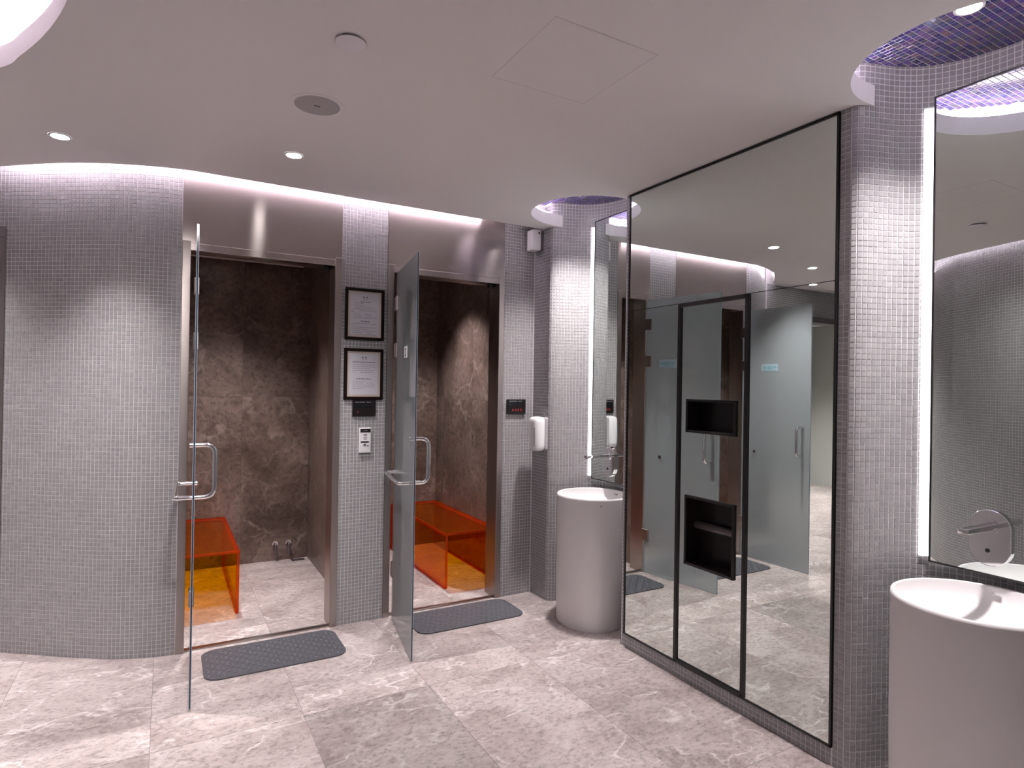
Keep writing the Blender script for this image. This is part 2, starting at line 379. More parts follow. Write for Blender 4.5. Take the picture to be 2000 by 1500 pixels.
def wall_sheet(bm, profile, z0, z1, thick, flip=False):
    """a wall of the given thickness behind the profile line"""
    P = np.array(profile, float); T = np.gradient(P, axis=0); T /= np.hypot(T[:, 0], T[:, 1])[:, None]
    s = -1.0 if flip else 1.0
    B = P-np.c_[T[:, 1]*s, -T[:, 0]*s]*thick
    a = [bm.verts.new((p[0], p[1], z0)) for p in P]; b = [bm.verts.new((p[0], p[1], z1)) for p in P]
    c = [bm.verts.new((p[0], p[1], z0)) for p in B]; d = [bm.verts.new((p[0], p[1], z1)) for p in B]
    for i in range(len(P)-1):
        bm.faces.new((a[i], a[i+1], b[i+1], b[i])); bm.faces.new((c[i], c[i+1], d[i+1], d[i]))
        bm.faces.new((b[i], b[i+1], d[i+1], d[i])); bm.faces.new((a[i], a[i+1], c[i+1], c[i]))
    for i in (0, -1): bm.faces.new((a[i], b[i], d[i], c[i]))

# ------------------------------------------------------------------ dimensions
ZC = 2.63; ZL = 2.71; ZT = 2.95; ZN = 2.80
BY = 3.82; RX = 2.345
N1, N2 = 3.204, 1.028                      # niche centres along the right wall
def niche(yc):
    half = [(.415, 2.345), (.403, 2.350), (.388, 2.370), (.372, 2.41), (.352, 2.47), (.328, 2.53), (.290, 2.59), (.230, 2.645), (.148, 2.688), (.07, 2.705), (0, 2.71)]
    pts = [(x, yc+d) for d, x in half]+[(x, yc-d) for d, x in half[-2::-1]]
    return catmull(pts, 5)
LEFTCURVE = catmull([(-.84, 4.325), (-.76, 4.27), (-.618, 4.171), (-.455, 4.052), (-.265, 3.925), (-.137, 3.866), (-.02, 3.829), (.066, 3.82)], 8)
CEDGE_B = catmull([(-.86, 4.235), (-.791, 4.184), (-.592, 4.016), (-.402, 3.879), (-.17, 3.769), (.06, 3.706), (.3, 3.702), (.9, 3.702)], 8)+[(2.345, 3.702)]
CEDGE_L = catmull([(-2.5, 3.42), (-1.7, 3.40), (-1.15, 3.30), (-.80, 3.12), (-.545, 2.855), (-.462, 2.708), (-.381, 2.538), (-.319, 2.379), (-.276, 2.24), (-.215, 1.98), (-.175, 1.6), (-.165, 1.1), (-.165, .4)], 8)+[(-.165, -1.55)]
def offset(P, d):
    P = np.array(P, float); T = np.gradient(P, axis=0); T /= np.hypot(T[:, 0], T[:, 1])[:, None]
    return [tuple(p) for p in P+np.c_[T[:, 1], -T[:, 0]]*d]
LEFTWALL = offset(CEDGE_L, 0.20)

# ------------------------------------------------------------------ floor
fl = boxobj('floor', (-4.6, 2.8, -1.6, 6.5, -0.06, -0.0015), M_JOINT)
setp(fl, 'grey marble tiled floor running through the washroom and cubicles', 'floor', kind='structure')
JX = [-4.6]+[0.565+0.6*k for k in range(-8, 4)]+[2.8]; JY = [-1.6, -0.75, 0.45, 1.65, 2.85, 4.05, 5.25, 6.5]
for i in range(len(JX)-1):
    for j in range(len(JY)-1):
        g = 0.0009
        o = boxobj('floor_tile', (JX[i]+g, JX[i+1]-g, JY[j]+g, JY[j+1]-g, -0.02, 0.0), M_FLOOR, fl)
        k = random.uniform(.93, 1.07)*(.74 if (abs(JX[i]-.565) < .01 and abs(JY[j]-1.65) < .01) else 1); o.color = (k, k, k, 1)

# ------------------------------------------------------------------ ceiling
def arc(c, r, a0, a1, n=40):
    return [(c[0]+r*math.cos(math.radians(a0+(a1-a0)*i/n)), c[1]+r*math.sin(math.radians(a0+(a1-a0)*i/n))) for i in range(n+1)]
HR = 0.368; HX = 2.36
def notch(yc):
    a = arc((HX, yc), HR, 270-6, 90+6)
    a = [(x, y) for x, y in a]
    return [(RX+0.01, yc-.42), (2.375, yc-.395), (2.40, yc-.382)]+[(2.41, yc-.366)]+arc((HX, yc), HR, 270, 90)+[(2.41, yc+.366), (2.40, yc+.382), (2.375, yc+.395), (RX+0.01, yc+.42)]
outline = [(RX+0.01, -1.55)]+notch(N2)+notch(N1)+[(RX+0.01, 3.702)]
outline += [p for p in CEDGE_B[::-1][1:]]
outline += [(-1.0, 4.31), (-2.5, 4.31)]
outline += CEDGE_L
bm = bmesh.new(); extrude_poly(bm, outline, ZC, ZL)
cl = obj('ceiling', bm, M_CEIL)
setp(cl, 'matt off-white dropped ceiling with curved cove edges', 'ceiling', kind='structure')
bm = bmesh.new(); box(bm, -2.8, 3.0, -1.7, 4.6, ZT, ZT+0.05)
o = obj('ceiling_upper', bm, M_CEIL); setp(o, 'white upper ceiling hidden above the light coves', 'ceiling', kind='structure')

# ------------------------------------------------------------------ back wall: tiled piers and the curved left part
bm = bmesh.new()
wall_sheet(bm, LEFTCURVE, 0, ZT, 0.10)
box(bm, .938, 1.229, BY, 3.955, 0, ZT); box(bm, 2.087, RX+.1, BY, 3.955, 0, ZT)
wb = obj('wall_back', bm, M_GROUT)
setp(wb, 'grey mosaic wall curving away at the left and framing both cubicle doors', 'wall', kind='structure')
parts = [wall_tiles(LEFTCURVE, 0, 2.80), wall_tiles([(.940, BY), (1.229, BY)], 0, 2.80), wall_tiles([(2.089, BY), (RX, BY)], 0, 2.80)]
mosaic(wb, *[np.concatenate(a) for a in zip(*parts)], M_TILE)

# right wall: stub, two niches, the block that carries the big mirror
bm = bmesh.new()
wall_sheet(bm, [(RX, 3.95), (RX, N1+.45), (RX, N1+.425)]+niche(N1)+[(RX, N1-.418), (RX, 2.768)], 0, ZT, 0.10)
wall_sheet(bm, [(RX, 1.488), (RX, N2+.418)]+niche(N2)+[(RX, N2-.425), (RX, N2-.45), (RX, -1.6)], 0, ZT, 0.10)
box(bm, RX, RX+.14, 1.488, 2.768, 0, .074); box(bm, RX, RX+.14, 1.488, 2.768, 2.629, ZT); box(bm, RX+.11, RX+.14, 1.488, 2.768, .074, 2.629)
wr = obj('wall_right', bm, M_GROUT)
setp(wr, 'grey mosaic wall with two curved washbasin niches', 'wall', kind='structure')
T1 = [(RX, BY), (RX, N1+.415)]; TB = [(RX, 2.766), (RX, 1.491)]
parts = [wall_tiles(T1, 0, 2.80), wall_tiles(niche(N1), 0, ZN+.01), wall_tiles(TB, 0, .078), wall_tiles([(RX, N1-.4155), (RX, 2.766)], 0, 2.70), wall_tiles([(RX, 1.490), (RX, N2+.416)], 0, 2.70), wall_tiles(niche(N2), 0, ZN+.01), wall_tiles([(RX, N2-.415), (RX, .3)], 0, 2.70)]
mosaic(wr, *[np.concatenate(a) for a in zip(*parts)], M_TILE, minpx=9.0, visible=lambda cx, cy, P: (cx < 1800) & ~((cx > 1738) & (cy > 1150)))

# left wall (outside the frame, seen in the basin mirror) and the far end of the passage
bm = bmesh.new(); wall_sheet(bm, LEFTWALL, 0, ZT, 0.10, flip=True)
wl = obj('wall_left', bm, M_GROUT); setp(wl, 'curved grey mosaic wall reflected in the near basin mirror', 'wall', kind='structure')
iv = [p for p in LEFTWALL if p[1] > 0.9]
mosaic(wl, *wall_tiles(iv, 0, 2.93, flip=True), M_TILE)
bm = bmesh.new(); wall_sheet(bm, [p for p in LEFTWALL if p[1] <= 0.95], 0, ZT, 0.02, flip=True); o = obj('wall_left_rear', bm, M_FLAT); o.location.x = 0.003; setp(o, 'grey mosaic wall beside the viewer', 'wall', kind='structure')
o = boxobj('wall_front', (-2.6, 2.8, -1.75, -1.6, 0, ZT), M_FLAT); setp(o, 'grey mosaic wall behind the viewer', 'wall', kind='structure')
o = boxobj('wall_end', (-2.75, -2.5, 2.9, 4.45, 0, ZT), M_FLAT); setp(o, 'grey mosaic wall closing the passage', 'wall', kind='structure')
# header and dark frame of the passage doorway
bm = bmesh.new(); box(bm, -2.5, -.86, 4.33, 4.45, 2.33, ZT)
o = obj('wall_header', bm, M_GROUT); setp(o, 'grey mosaic strip above the dark passage doorway', 'wall', kind='structure')
mosaic(o, *wall_tiles([(-2.49, 4.33), (-.87, 4.33)], 2.33, 2.66), M_TILE)
t = empty('door_frame', (-1.2, 4.38, 0)); setp(t, 'dark metal frame of the passage doorway at the left edge', 'door frame', kind='structure')
boxobj('jamb', (-.92, -.775, 4.275, 4.45, 0, 2.32), M_DARKST, t, bev=.004); boxobj('jamb', (-2.5, -2.42, 4.28, 4.45, 0, 2.32), M_DARKST, t, bev=.004)
boxobj('lintel', (-2.5, -.775, 4.27, 4.45, 2.27, 2.335), M_DARKST, t, bev=.004)
o = boxobj('wall_passage', (-4.6, 0.0, 6.3, 6.4, 0, 2.7), M_GREYW); setp(o, 'plain pale grey wall at the end of the passage', 'wall', kind='structure')
o = boxobj('wall_passage_end', (-4.6, -4.5, 4.4, 6.35, 0, 2.7), M_GREYW); setp(o, 'plain pale grey wall closing the passage on the left', 'wall', kind='structure')
o = boxobj('wall_passage_front', (-4.6, -2.5, 4.35, 4.45, 0, 2.7), M_GREYW); setp(o, 'plain pale grey wall beside the passage doorway', 'wall', kind='structure')
o = boxobj('wall_passage_side', (-.14, -.08, 4.2, 6.35, 0, 2.7), M_GREYW); setp(o, 'plain pale grey side wall of the passage', 'wall', kind='structure')
o = boxobj('ceiling_passage', (-4.6, 0, 4.45, 6.4, 2.55, 2.6), M_CEIL); setp(o, 'off-white ceiling of the passage', 'ceiling', kind='structure')

# niche ceilings in purple mosaic, set above the dropped ceiling
for yc, lab in ((N1, 'round purple mosaic ceiling recess above the far washbasin'), (N2, 'round purple mosaic ceiling recess above the near washbasin')):
    bm = bmesh.new(); pts = arc((HX, yc), .50, 0, 360, 64)[:-1]; extrude_poly(bm, pts, ZN, ZN+.02)
    n = 64
    for k in range(n):   # upright ring wall of the recess
        a0, a1 = 2*PI*k/n, 2*PI*(k+1)/n
        q = [bm.verts.new((HX+.50*math.cos(a), yc+.50*math.sin(a), z)) for a, z in ((a0, ZL-.005), (a1, ZL-.005), (a1, ZN+.01), (a0, ZN+.01))]
        if HX+.50*math.cos(a0) < RX+.02: bm.faces.new(q)
    d = obj('ceiling_recess', bm, M_GROUT); setp(d, lab, 'ceiling', kind='structure')
    k = int(.5/PITCH)+1; g = (np.arange(-k, k+1)+.5)*PITCH; X, Y = [a.ravel() for a in np.meshgrid(g, g)]
    s = np.hypot(X, Y) < .488; X, Y = X[s], Y[s]; n = len(X)
    s2 = (HX+X < RX) | (np.hypot(X+.02, Y) < .40); X, Y = X[s2], Y[s2]; n = len(X)
    o_ = np.ones(n); z_ = np.zeros(n)
    mosaic(d, np.c_[HX+X, yc+Y, z_+ZN-.0002], np.c_[o_, z_, z_], np.c_[z_, -o_, z_], np.c_[z_, z_, -o_], M_PURPLE, minpx=7.0)

# ------------------------------------------------------------------ steel door surrounds
def surround(name, x0, x1, j, lab):
    t = empty(name, ((x0+x1)/2, BY, 0)); setp(t, lab, 'door frame', kind='structure')
    boxobj('over_panel', (x0+.001, x1-.001, BY-.004, 3.95, 2.266, ZT), M_STEEL, t)
    boxobj('header', (x0+j-.002, x1-j+.002, BY-.006, 3.95, 2.226, 2.265), M_STEEL, t, bev=.001)
    for a, b in ((x0, x0+j), (x1-j, x1)):
        boxobj('jamb', (a+.001, b-.001, BY-.010, 3.96, 0, 2.278), M_STEELP, t, bev=.002)
    boxobj('threshold', (x0+j, x1-j, BY+.004, BY+.045, 0, .008), M_STEELP, t)
    return t
surround('trim_1', .064, .938, .044, 'brushed steel door surround around the first cubicle')
surround('trim_2', 1.229, 2.087, .044, 'brushed steel door surround around the second cubicle')

# ------------------------------------------------------------------ cubicle interiors in brown marble slabs
def slabs(parent, axis, at, a0, a1, z0, z1, aj, zj, depth, n):
    """slab panels on plane axis=at spanning a0..a1 / z0..z1; n is the room-facing sign"""
    A = [a0]+[v for v in aj if a0 < v < a1]+[a1]; Z = [z0]+[v for v in zj if z0 < v < z1]+[z1]
    for i in range(len(A)-1):
        for k in range(len(Z)-1):
            g = .0006; lo, hi = (at-depth, at) if n > 0 else (at, at+depth)
            if axis == 'y': dims = (A[i]+g, A[i+1]-g, lo, hi, Z[k]+g, Z[k+1]-g)
            else: dims = (lo, hi, A[i]+g, A[i+1]-g, Z[k]+g, Z[k+1]-g)
            k_ = random.uniform(.9, 1.08); boxobj('marble_slab', dims, M_MWALL, parent).color = (k_, k_, k_, 1)
def cubicle(tag, x0, x1, yb, xj, lab):
    y0 = 3.955; H = 2.5
    b = boxobj('wall_back_cubicle', (x0-.04, x1+.04, yb+.015, yb+.03, 0, H), M_JOINT); setp(b, 'brown marble back wall of the %s cubicle' % lab, 'wall', kind='structure')
    slabs(b, 'y', yb, x0, x1, 0, H, xj, [1.38], .0165, -1)
    l = boxobj('wall_left_cubicle', (x0-.03, x0-.015, y0, yb, 0, H), M_JOINT); setp(l, 'brown marble left wall of the %s cubicle' % lab, 'wall', kind='structure')
    slabs(l, 'x', x0, y0, yb, 0, H, [4.65, 5.25], [1.38], .0165, 1)
    r = boxobj('wall_right_cubicle', (x1+.015, x1+.03, y0, yb, 0, H), M_JOINT); setp(r, 'brown marble right wall of the %s cubicle' % lab, 'wall', kind='structure')
    slabs(r, 'x', x1, y0, yb, 0, H, [4.65, 5.25], [1.38], .0165, -1)
    bm = bmesh.new(); box(bm, x0-.05, x1+.05, y0, yb+.05, H, H+.03)
    c = obj('ceiling_cubicle', bm, M_MWALL); setp(c, 'dark ceiling of the %s cubicle' % lab, 'ceiling', kind='structure')
    for a, bb in ((x0-.03, .064+.04 if tag == 1 else 1.229+.04), (.90 if tag == 1 else 2.045, x1+.03)):
        if bb > a:
            q = boxobj('wall_front_cubicle', (a, bb, 3.956, 3.965, 0, H), M_MWALL); setp(q, 'marble return beside the door inside the %s cubicle' % lab, 'wall', kind='structure')
cubicle(1, .0, 1.08, 5.46, [.545], 'first')
cubicle(2, 1.20, 2.25, 5.42, [1.755], 'second')

# ------------------------------------------------------------------ glass doors, open into the room
def glass_door(name, hinge, edge, lab, plate):
    hx, hy = hinge; ex, ey = edge
    L = math.hypot(ex-hx, ey-hy); ang = math.atan2(ey-hy, ex-hx)
    t = empty(name, (hx, hy, 0)); t.rotation_euler = (0, 0, ang); setp(t, lab, 'door', kind='structure')
    # local frame: x along the leaf from the hinge, +y = the side that faces the mirror wall, z up
    th = .010; z0, z1 = .012, 2.216
    def child(nm, bm, m, parent=t, smooth=False, ang_=None):
        me = bpy.data.meshes.new(nm); bmesh.ops.recalc_face_normals(bm, faces=bm.faces); bm.to_mesh(me); bm.free()
        if smooth:
            for p in me.polygons: p.use_smooth = True
            me.set_sharp_from_angle(angle=math.radians(40))
        for q in (m if isinstance(m, list) else [m]): me.materials.append(q)
        o = bpy.data.objects.new(nm, me); C.objects.link(o); o.parent = parent; return o
    bm = bmesh.new(); box(bm, 0.012, L, -th/2, th/2, z0, z1)
    leaf = child('glass_leaf', bm, [M_FRC, M_FR, M_GEDGE])
    for p in leaf.data.polygons:
        n = p.normal; p.material_index = 0 if n.y < -.5 else 1 if n.y > .5 else 2
    bm = bmesh.new()
    for s in (-1, 1): box(bm, L-.002, L+.0012, s*th/2-(0.0022 if s > 0 else 0), s*th/2+(0.0022 if s < 0 else 0), z0, z1)
    child('edge_arris', bm, M_GEDGE2, leaf)['kind'] = 'stuff'
    # pull handle (+y side) and towel bar (-y side) on shared bolts
    xb = L-.065
    bm = bmesh.new(); tube(bm, rounded([(xb, th/2, .962), (xb, .088, .962), (xb, .088, 1.205), (xb, th/2, 1.205)], .045), .011); child('pull_handle', bm, M_CHROME, smooth=True)
    bm = bmesh.new(); tube(bm, rounded([(xb, -th/2, .962), (xb, -.078, .962), (xb-.45, -.078, .962), (xb-.45, -th/2, .962)], .02), .011); child('towel_bar', bm, M_CHROME, smooth=True)
    for x, y, z in ((xb, -th/2, 1.205), (xb-.45, th/2, .962)):
        bm = bmesh.new(); s = 1 if y > 0 else -1; tube(bm, [(x, y, z), (x, y+s*.014, z)], .013); child('bolt_cap', bm, M_CHROME, smooth=True)
    for z in (.32, 1.72, 2.02) if True else ():
        bm = bmesh.new(); box(bm, -.004, .062, -.014, .014, z-.045, z+.045, bev=.003); hg = child('hinge', bm, M_STEELP)
        bm = bmesh.new(); tube(bm, [(0, 0, z-.048), (0, 0, z+.048)], .009); child('knuckle', bm, M_STEELP, hg, smooth=True)
    # pale sticker on the mirror-facing side
    x0, zz = L-(.54 if plate else .46), 1.70
    bm = bmesh.new(); box(bm, x0, x0+.16, th/2, th/2+.0012, zz-.032, zz+.032); st = child('sticker', bm, M_SIGN)
    bm = bmesh.new()
    for a, b2, c2, d2 in ((.015, .055, -.012, .010), (.062, .10, -.016, .014), (.108, .145, -.006, .012), (.02, .14, -.026, -.021)): box(bm, x0+a, x0+b2, th/2+.0012, th/2+.0016, zz+c2, zz+d2)
    child('sticker_print', bm, M_SIGNT, st)['kind'] = 'stuff'
    if plate:
        xp, zp = L-.30, 1.692
        bm = bmesh.new(); box(bm, xp-.045, xp+.045, -th/2-.003, -th/2, zp-.034, zp+.034, bev=.001); pl = child('number_plate', bm, M_WHITE)
        bm = bmesh.new()
        for a, b2, c2, d2 in ((-.007, .007, -.022, .022), (-.018, .018, -.026, -.018), (-.020, -.005, .012, .020)): box(bm, xp+a, xp+b2, -th/2-.0036, -th/2-.003, zp+c2, zp+d2)
        child('number_print', bm, M_INK, pl)
    return t
glass_door('door_1', (.137, 3.79), (.115, 3.122), 'frosted glass cubicle door seen edge-on, standing open in front of the left cubicle', False)
glass_door('door_2', (1.285, 3.79), (1.172, 3.118), 'frosted glass cubicle door with a number plate, standing open beside the right cubicle', True)
for x, lab in ((.872, 'small black dome at the top corner of the left cubicle opening'), (2.018, 'small black dome at the top corner of the right cubicle opening')):
    t = empty('door_stop', (x, 3.885, 2.226)); setp(t, lab, 'door stop', 'black door stops')
    bm = bmesh.new(); lathe(bm, [(.0, -.030+2.226), (.014, -.028+2.226), (.021, -.018+2.226), (.022, 2.226)], (x-.01, 3.885), 20, cap1=True); obj('rubber_dome', bm, M_BLACK, t, smooth=True)
    boxobj('bracket', (x+.005, x+.03, 3.87, 3.90, 2.212, 2.226), M_BLACK, t, bev=.002)

# ------------------------------------------------------------------ orange acrylic benches
def bench(x0, x1, y0, y1, z, lab):
    t = empty('acrylic_bench', ((x0+x1)/2, (y0+y1)/2, 0)); setp(t, lab, 'bench', 'orange acrylic benches')
    th = .02
    def slab(nm, d, ax):
        bm = bmesh.new(); box(bm, *d, bev=.003); o = obj(nm, bm, [M_ACR, M_ACRE], t)
        for p in o.data.polygons: p.material_index = 0 if abs(p.normal[ax]) > .9 else 1
    slab('seat', (x0, x1, y0, y1, z-th, z), 2)
    slab('side_panel', (x0, x0+th, y0, y1, .001, z-th-.0005), 0)
    slab('side_panel', (x1-th, x1, y0, y1, .001, z-th-.0005), 0)
bench(.004, .432, 4.31, 5.44, .41, 'translucent orange acrylic bench along the left side of the left cubicle')
bench(1.805, 2.246, 4.14, 5.40, .41, 'translucent orange acrylic bench along the right side of the right cubicle')

# ------------------------------------------------------------------ rubber mats
def rubber_mat(x0, x1, y0, y1, lab):
    t = empty('bath_mat', ((x0+x1)/2, (y0+y1)/2, 0)); setp(t, lab, 'mat', 'grey rubber mats')
    bm = bmesh.new(); extrude_poly(bm, rrect(x0, x1, y0, y1, .075), .0005, .007); obj('mat_sheet', bm, M_MAT, t)
    bm = bmesh.new(); bh = bmesh.new(); p = .024
    nx = int((x1-x0-.03)/p); ny = int((y1-y0-.03)/p)
    for i in range(nx+1):
        for j in range(ny+1):
            x = (x0+x1)/2+(i-nx/2)*p; y = (y0+y1)/2+(j-ny/2)*p
            ddx = max(abs(x-(x0+x1)/2)-((x1-x0)/2-.075), 0); ddy = max(abs(y-(y0+y1)/2)-((y1-y0)/2-.075), 0)
            if math.hypot(ddx, ddy) > .06: continue
            if (i+j) % 3 == 0: lathe(bh, [(.0038, .0070), (.0038, .0074), (0, .0074)], (x, y), 8)
            else: lathe(bm, [(.0075, .0068), (.006, .0088), (.003, .0096), (0, .0098)], (x, y), 10)
    o = obj('bumps', bm, M_MAT, t, smooth=True); o['kind'] = 'stuff'
    o = obj('drain_holes', bh, M_MATH, t); o['kind'] = 'stuff'
rubber_mat(.188, .905, 3.385, 3.775, 'dark grey studded rubber mat in front of the left cubicle')
rubber_mat(1.345, 2.085, 3.435, 3.785, 'dark grey studded rubber mat in front of the right cubicle')

# ------------------------------------------------------------------ washbasins
def basin(c, r, z, lab):
    t = empty('washbasin', (c[0], c[1], 0)); setp(t, lab, 'washbasin', 'cylindrical washbasins')
    bm = bmesh.new()
    prof = [(0, 0.004), (r-.012, .004), (r-.010, .0), (r-.006, .015), (r-.001, .30), (r, z-.012), (r-.0015, z-.003), (r-.006, z), (r-.012, z-.003)]
    prof += [(r-.014, z-.012), (r-.02, z-.045), (r-.045, z-.075), (r-.09, z-.092), (.05, z-.104), (.03, z-.106), (0, z-.106)]
    lathe(bm, prof, c, 96); obj('body', bm, M_BASIN, t, smooth=True, ang=50)
    bm = bmesh.new(); lathe(bm, [(.0, z-.101), (.026, z-.101), (.03, z-.1055)], c, 32); obj('drain_cap', bm, M_CHROME, t, smooth=True)
    # overflow slot on the back inner wall
    a = math.radians(8); xx = c[0]+(r-.021)*math.cos(a); yy = c[1]+(r-.021)*math.sin(a)
    boxobj('overflow_slot', (xx-.006, xx+.004, yy-.016, yy+.016, z-.031, z-.024), M_GRILLE, t, bev=.002)
    a = math.radians(245); xx = c[0]+(r-.0005)*math.cos(a); yy = c[1]+(r-.0005)*math.sin(a)
    boxobj('maker_mark', (xx-.005, xx+.005, yy-.0015, yy+.001, z-.045, z-.033), M_GRILLE, t)
basin((2.425, 3.188), .235, .815, 'white cylindrical washbasin in the far niche beyond the mirror cabinet')
basin((2.37, 1.01), .245, .81, 'white cylindrical washbasin in the near niche at the right edge')

# basin mirrors with lit edges, wall faucets
MX = 2.600
def basin_mirror(y0, y1, z0, z1, yc, lab):
    t = empty('basin_mirror', (MX, (y0+y1)/2, z0)); setp(t, lab, 'mirror', 'backlit basin mirrors')
    boxobj('mirror_glass', (MX, MX+.006, y0, y1, z0, z1), M_MIRROR, t)
    f = .006
    bm = bmesh.new()
    for d in ((y0-f, y1+f, z1, z1+f), (y0-f, y1+f, z0-f, z0), (y0-f, y0, z0, z1), (y1, y1+f, z0, z1)): box(bm, MX-.002, MX+.014, *d)
    obj('edge_frame', bm, M_BLACK, t)
    boxobj('back_box', (MX+.008, MX+.06, y0+.03, y1-.03, z0+.03, z1-.03), M_WHITE, t)
    # curved light strips between mirror edge and niche wall
    P = np.array(niche(yc))
    for sgn in (1, -1):
        q = [p for p in P if 0.185 < sgn*(p[1]-yc) < 0.2825]
        q = sorted(q, key=lambda p: p[1])
        bm = bmesh.new(); cxy = np.array([2.35, yc]); cols = []
        for p in q:
            d = cxy-p; d /= np.hypot(*d); a = p+d*.003; b = p+d*.009
            cols.append([bm.verts.new((a[0], a[1], z0+.01)), bm.verts.new((a[0], a[1], z1-.03)), bm.verts.new((b[0], b[1], z1-.03)), bm.verts.new((b[0], b[1], z0+.01))])
        for u, v in zip(cols, cols[1:]):
            for k in range(4): bm.faces.new((u[k], u[(k+1) % 4], v[(k+1) % 4], v[k]))
        bm.faces.new(cols[0]); bm.faces.new(cols[-1])
        o = obj('light_strip', bm, M_GLOW, t); o['label'] = 'glowing white light strip beside the mirror'
basin_mirror(N1-.245, N1+.235, .872, 2.66, N1, 'tall backlit mirror above the far washbasin')
basin_mirror(N2-.245, N2+.235, .85, 2.655, N2, 'tall backlit mirror above the near washbasin')
def faucet(yc, zc, lab):
    t = empty('wall_faucet', (MX-.02, yc, zc)); setp(t, lab, 'faucet', 'wall faucets')
    hw, hh = .066, .101; bm = bmesh.new(); pts = []
    for i in range(49): a = PI*i/48; pts.append((hw*math.cos(a), hh-hw+hw*math.sin(a)))
    for i in range(49): a = PI+PI*i/48; pts.append((hw*math.cos(a), -(hh-hw)+hw*math.sin(a)))
    A = [bm.verts.new((MX-.0005, yc+p[0], zc+p[1])) for p in pts]; B = [bm.verts.new((MX-.013, yc+p[0], zc+p[1])) for p in pts]
    B2 = [bm.verts.new((MX-.015, yc+p[0]*.97, zc+p[1]*.98)) for p in pts]
    n = len(pts)
    for i in range(n):
        bm.faces.new((A[i], A[(i+1) % n], B[(i+1) % n], B[i])); bm.faces.new((B[i], B[(i+1) % n], B2[(i+1) % n], B2[i]))
    bm.faces.new(A); bm.faces.new(B2); obj('cover_plate', bm, M_CHROME, t, smooth=True, ang=30)
    bm = bmesh.new(); box(bm, MX-.205, MX-.014, yc-.017, yc+.017, zc+.032, zc+.050, bev=.004, seg=2); sp = obj('spout', bm, M_CHROME, t, smooth=True, ang=35)
    bm = bmesh.new(); lathe(bm, [(0, zc+.028), (.009, zc+.028), (.011, zc+.033)], (MX-.19, yc), 20); obj('aerator', bm, M_DARKST, sp)
    bm = bmesh.new(); tube(bm, [(MX-.014, yc, zc+.041), (MX-.020, yc, zc+.041)], .029, 28); obj('spout_collar', bm, M_CHROME, t, smooth=True, ang=40)
    bm = bmesh.new(); tube(bm, [(MX-.0148, yc+.004, zc-.046), (MX-.0165, yc+.004, zc-.046)], .0075, 16); obj('sensor_eye', bm, M_BLACK, t)
faucet(3.242, 1.005, 'chrome wall faucet with oval plate on the far basin mirror')
faucet(1.063, .983, 'chrome wall faucet with oval plate on the near basin mirror')

# ------------------------------------------------------------------ big mirror with built-in towel and bin slots
t = empty('mirror_cabinet', (RX, 2.12, .08)); setp(t, 'floor-to-ceiling mirror panels in thin black frames with two dark slots', 'mirror')
fx0, fx1 = RX-.010, RX+.02
ya, yb, yc_, yd = 1.500, 1.921, 2.352, 2.757; za, zm, zt = .082, 1.948, 2.628
bm = bmesh.new(); f = .0085
for d in ((ya-f, ya, za-f, zt), (yd, yd+f, za-f, zt), (ya-f, yd+f, za-f, za), (ya-f, yd+f, zt-.012, zt)): box(bm, fx0, fx1, *d)
obj('outer_frame', bm, M_BLACK, t)
xg = RX-.006
boxobj('upper_mirror_panel', (xg, xg+.006, ya, yd, zm+.002, zt-.012), M_MIRROR, t)
boxobj('mirror_panel', (xg, xg+.006, yc_+.008, yd, za, zm-.001), M_MIRROR, t); boxobj('mirror_panel', (xg, xg+.006, ya, yb-.008, za, zm-.001), M_MIRROR, t)
boxobj('panel_seam', (xg+.001, xg+.01, ya, yd, zm-.001, zm+.002), M_BLACK, t)
dr = boxobj('backing_board', (xg+.0062, xg+.012, ya, yd, za, zt-.012), M_BLACK, t)
# centre door with its thick frame; mirror pieces around the two slots
yl, yh = 1.982, 2.290; slots = ((.608, .954), (1.284, 1.447))
bm = bmesh.new(); fb = .012
for d in ((yb-.008, yb+fb, za, zm-.001), (yc_-fb, yc_+.008, za, zm-.001), (yb, yc_, zm-.020, zm-.001), (yb, yc_, za, za+.016)): box(bm, fx0-.006, fx1, *d, bev=.0015)
cd = obj('centre_door_frame', bm, M_BLACK, t)
bm = bmesh.new(); Z = [za+.016, slots[0][0], slots[0][1], slots[1][0], slots[1][1], zm-.020]
for i in range(5):
    if i % 2 == 0: box(bm, xg, xg+.006, yb+fb, yc_-fb, Z[i], Z[i+1])
    else: box(bm, xg, xg+.006, yb+fb, yl, Z[i], Z[i+1]); box(bm, xg, xg+.006, yh, yc_-fb, Z[i], Z[i+1])
obj('centre_mirror_panel', bm, M_MIRROR, t)
bpy.data.objects.remove(dr)
def slot(z0, z1, depth, nm):
    bm = bmesh.new(); w = .004
    for d in ((RX-.012, RX+depth, yl, yl+w, z0, z1), (RX-.012, RX+depth, yh-w, yh, z0, z1), (RX-.012, RX+depth, yl, yh, z0, z0+w), (RX-.012, RX+depth, yl, yh, z1-w, z1), (RX+depth, RX+depth+w, yl, yh, z0, z1)): box(bm, *d)
    s = obj(nm, bm, M_BLKBOX, t)
    bm = bmesh.new(); e = .009
    for d in ((yl-.004, yl+e, z0-.004, z1+.004), (yh-e, yh+.004, z0-.004, z1+.004), (yl, yh, z0-.004, z0+e), (yl, yh, z1-e, z1+.004)): box(bm, RX-.016, RX-.006, *d, bev=.001)
    obj('slot_rim', bm, M_BLACK, s)
    return s
s1 = slot(*slots[1], .085, 'towel_slot'); s2 = slot(*slots[0], .09, 'bin_slot')
bm = bmesh.new(); tube(bm, [(RX+.065, yl+.005, .80), (RX+.065, yh-.005, .80)], .02, 16); obj('bin_flap_roll', bm, M_DARKST, s2, smooth=True)

